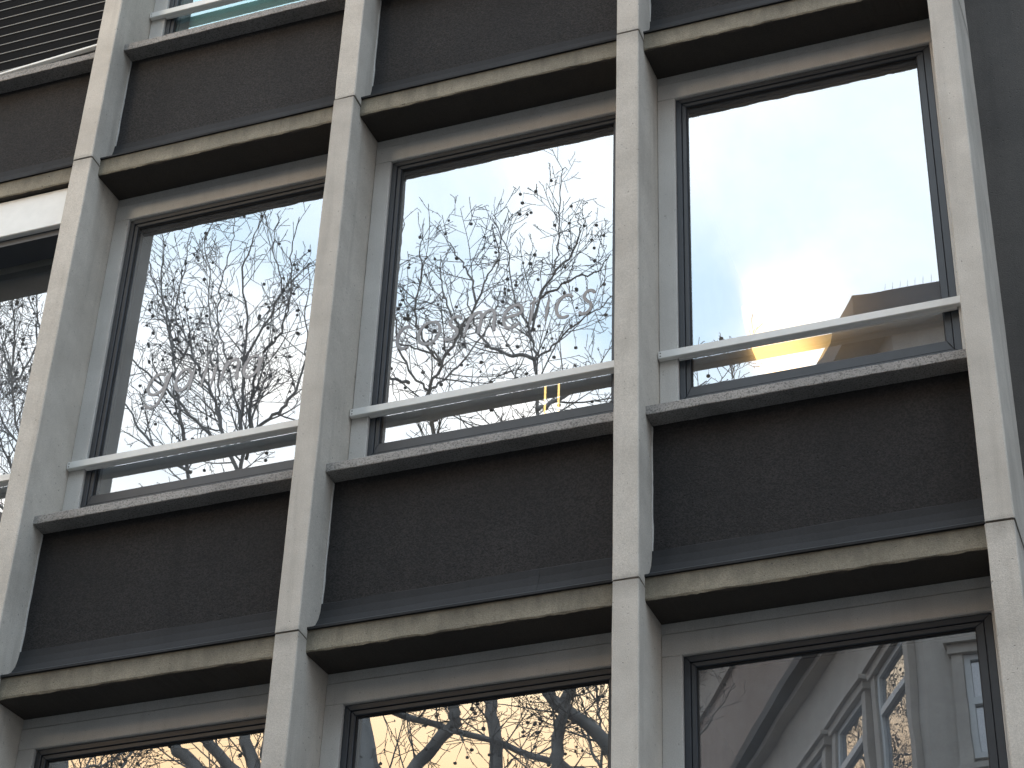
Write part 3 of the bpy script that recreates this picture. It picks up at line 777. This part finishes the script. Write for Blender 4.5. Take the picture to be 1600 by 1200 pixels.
T2 = [
  [(-1.98,-11.3,10.79),(-1.94,-11.35,12.47),(-2.04,-11.4,13.19),(-1.79,-11.46,14.21),(-1.45,-11.51,15.56)],
  [(-3.06,-11.3,11.94),(-2.78,-11.28,12.41),(-2.43,-11.27,12.82),(-2.47,-11.25,13.19),(-2.62,-11.24,13.89),(-2.73,-11.22,15.8)],
  [(-0.31,-11.3,11.66),(-0.71,-11.26,12.39),(-1.15,-11.21,12.81),(-1.32,-11.17,13.03),(-1.73,-11.12,13.69),(-2.13,-11.08,14.56)],
  [(-3.63,-11.3,13.35),(-3.02,-11.3,13.01),(-2.05,-11.29,12.58),(-1.17,-11.29,12.16),(-0.73,-11.29,11.96)],
  [(-1.3,-11.3,11.86),(-1.24,-11.26,12.16),(-1.18,-11.23,12.53),(-1.07,-11.19,12.99),(-0.78,-11.16,13.71)],
  [(-3.06,-11.3,11.94),(-3.49,-11.25,12.82),(-3.61,-11.2,13.62)],
  [(-1.45,-11.51,15.56),(-1.65,-11.64,16.4),(-1.75,-11.76,17.14),(-1.83,-11.89,17.85),(-1.89,-12.01,18.19),(-2.03,-12.14,18.79),(-2.19,-12.27,19.18),(-2.41,-12.39,19.91),(-2.53,-12.52,20.59),(-2.82,-12.64,21.33)],
  [(-1.89,-12.01,18.19),(-1.6,-11.85,18.25),(-1.19,-11.68,18.45),(-0.82,-11.51,18.46),(-0.52,-11.34,18.65)],
  [(-2.03,-12.14,18.79),(-1.88,-12.09,19.28),(-1.7,-12.04,19.57),(-1.65,-12.0,19.85),(-1.62,-11.95,20.57),(-1.56,-11.9,21.24)],
  [(-1.64,-11.3,17.65),(-2.04,-11.43,17.93),(-2.43,-11.56,18.32),(-2.64,-11.69,18.8),(-2.81,-11.82,19.46)],
  [(-1.58,-11.3,16.91),(-1.41,-11.71,17.34),(-1.14,-12.11,17.76),(-0.94,-12.52,18.2)],
  [(-1.7,-12.04,19.57),(-1.35,-11.73,19.56),(-1.14,-11.41,19.68),(-1.08,-11.09,19.67)],
  [(-1.88,-12.09,19.28),(-1.51,-12.12,19.48),(-1.12,-12.14,19.56),(-0.96,-12.16,19.81)],
  [(-2.73,-11.22,15.8),(-2.88,-11.15,16.88),(-2.92,-11.08,17.29),(-2.73,-11.01,17.66),(-2.48,-10.93,17.99),(-2.26,-10.86,18.32),(-2.13,-10.79,18.65),(-1.96,-10.72,18.92),(-2.0,-10.65,19.39)],
  [(-2.73,-11.01,17.66),(-2.94,-10.81,17.92),(-2.96,-10.61,18.27),(-2.82,-10.41,18.59),(-2.8,-10.22,18.84),(-2.68,-10.02,19.06)],
  [(-2.92,-11.08,17.29),(-3.15,-10.97,17.59),(-3.29,-10.85,18.13),(-3.35,-10.74,18.77),(-3.25,-10.63,19.28),(-3.18,-10.52,19.75)],
  [(-2.88,-11.15,16.88),(-2.4,-10.87,16.79),(-1.89,-10.6,16.68),(-1.55,-10.33,16.6),(-1.3,-10.05,16.72)],
  [(-2.26,-10.86,18.32),(-2.41,-10.95,18.91),(-2.64,-11.05,19.35),(-2.83,-11.14,19.79)],
  [(-3.29,-11.3,17.66),(-3.37,-10.91,17.5),(-3.42,-10.52,17.52)],
  [(-2.48,-10.93,17.99),(-2.7,-10.98,18.49),(-2.83,-11.03,18.97),(-2.87,-11.08,19.43)],
  [(-2.73,-11.01,17.66),(-2.89,-10.72,17.65),(-3.02,-10.44,17.57),(-3.15,-10.16,17.59),(-3.14,-9.87,17.86)],
  [(-1.56,-11.3,16.35),(-1.18,-11.1,16.23),(-0.57,-10.91,16.15),(-0.05,-10.71,16.09),(0.39,-10.51,16.04),(0.78,-10.31,16.1)],
  [(0.39,-10.51,16.04),(0.59,-10.86,16.28),(0.82,-11.21,16.61),(0.75,-11.56,17.22)],
  [(-2.92,-11.08,17.29),(-2.78,-11.31,17.65),(-2.64,-11.55,18.09),(-2.42,-11.79,18.82),(-2.4,-12.02,19.52)],
]
T0 = [
  [(-7.88,-12.5,12.78),(-8.44,-12.58,14.64),(-9.14,-12.67,16.7)],
  [(-9.14,-12.67,16.7),(-9.41,-12.43,17.83),(-9.45,-12.19,18.53),(-9.64,-11.94,19.49),(-9.58,-11.7,20.2),(-9.61,-11.46,20.83)],
  [(-9.41,-12.43,17.83),(-9.97,-12.47,18.82),(-10.46,-12.51,19.84),(-10.85,-12.55,21.11),(-11.0,-12.59,22.27)],
  [(-9.45,-12.19,18.53),(-9.2,-12.1,19.07),(-9.2,-12.02,19.89),(-9.45,-11.94,20.69),(-9.49,-11.86,21.45)],
  [(-9.64,-11.94,19.49),(-9.5,-12.07,20.0),(-9.62,-12.2,20.81),(-10.08,-12.33,21.73),(-10.15,-12.46,22.58)],
  [(-9.41,-12.43,17.83),(-9.09,-12.42,18.29),(-8.93,-12.42,19.11),(-8.91,-12.41,20.22),(-9.17,-12.41,21.44)],
  [(-9.45,-12.19,18.53),(-9.98,-12.26,19.23),(-10.36,-12.33,20.37),(-10.5,-12.41,21.4),(-10.56,-12.48,22.08)],
  [(-9.2,-12.1,19.07),(-9.73,-12.2,19.69),(-10.13,-12.3,20.41),(-10.21,-12.39,21.09),(-10.13,-12.49,21.5)],
  [(-9.12,-12.5,17.1),(-9.68,-12.43,17.67),(-10.17,-12.35,18.35),(-10.67,-12.28,19.5)],
]
nf = 0; grown = []
for nm, base, lb, nl, lab, sd, dn in (
    ('plane_tree', (-4.6,-12.0,0), T1, 4, 'bare plane tree hung with seed balls, mirrored whole in the window with the short word', 11, 1.0),
    ('plane_tree', (-1.9,-11.3,0), T2, 6, 'bare plane tree hung with seed balls, mirrored in the window with the longer word', 23, 1.08),
    ('plane_tree', (-8.2,-12.5,0), T0, 1, 'bare twiggy plane tree mirrored in the leftmost window at the picture edge', 37, 1.1)):
    tr, n = grow_tree(nm, base, lb, nl, lab, sd, dn); nf += n; grown.append(tr)
print('tree faces', nf)
# more of the same trees in the row behind
for i, (x, y, rz, src, lab) in enumerate(((-5.2,-21.0,150,0,'bare plane tree of the back row beside the corner building'),
                                          (-12.5,-20.0,80,1,'bare plane tree of the back row left of the corner-building tree'),
                                          (-18.5,-20.5,10,0,'bare plane tree at the far left end of the back row'))):
    g = grown[src]
    r = g.copy(); C.objects.link(r); r.location = (x, y, 0); r.rotation_euler = (0, 0, R(rz)); r['label'] = lab
    for ch in g.children:
        c = ch.copy(); C.objects.link(c); c.parent = r
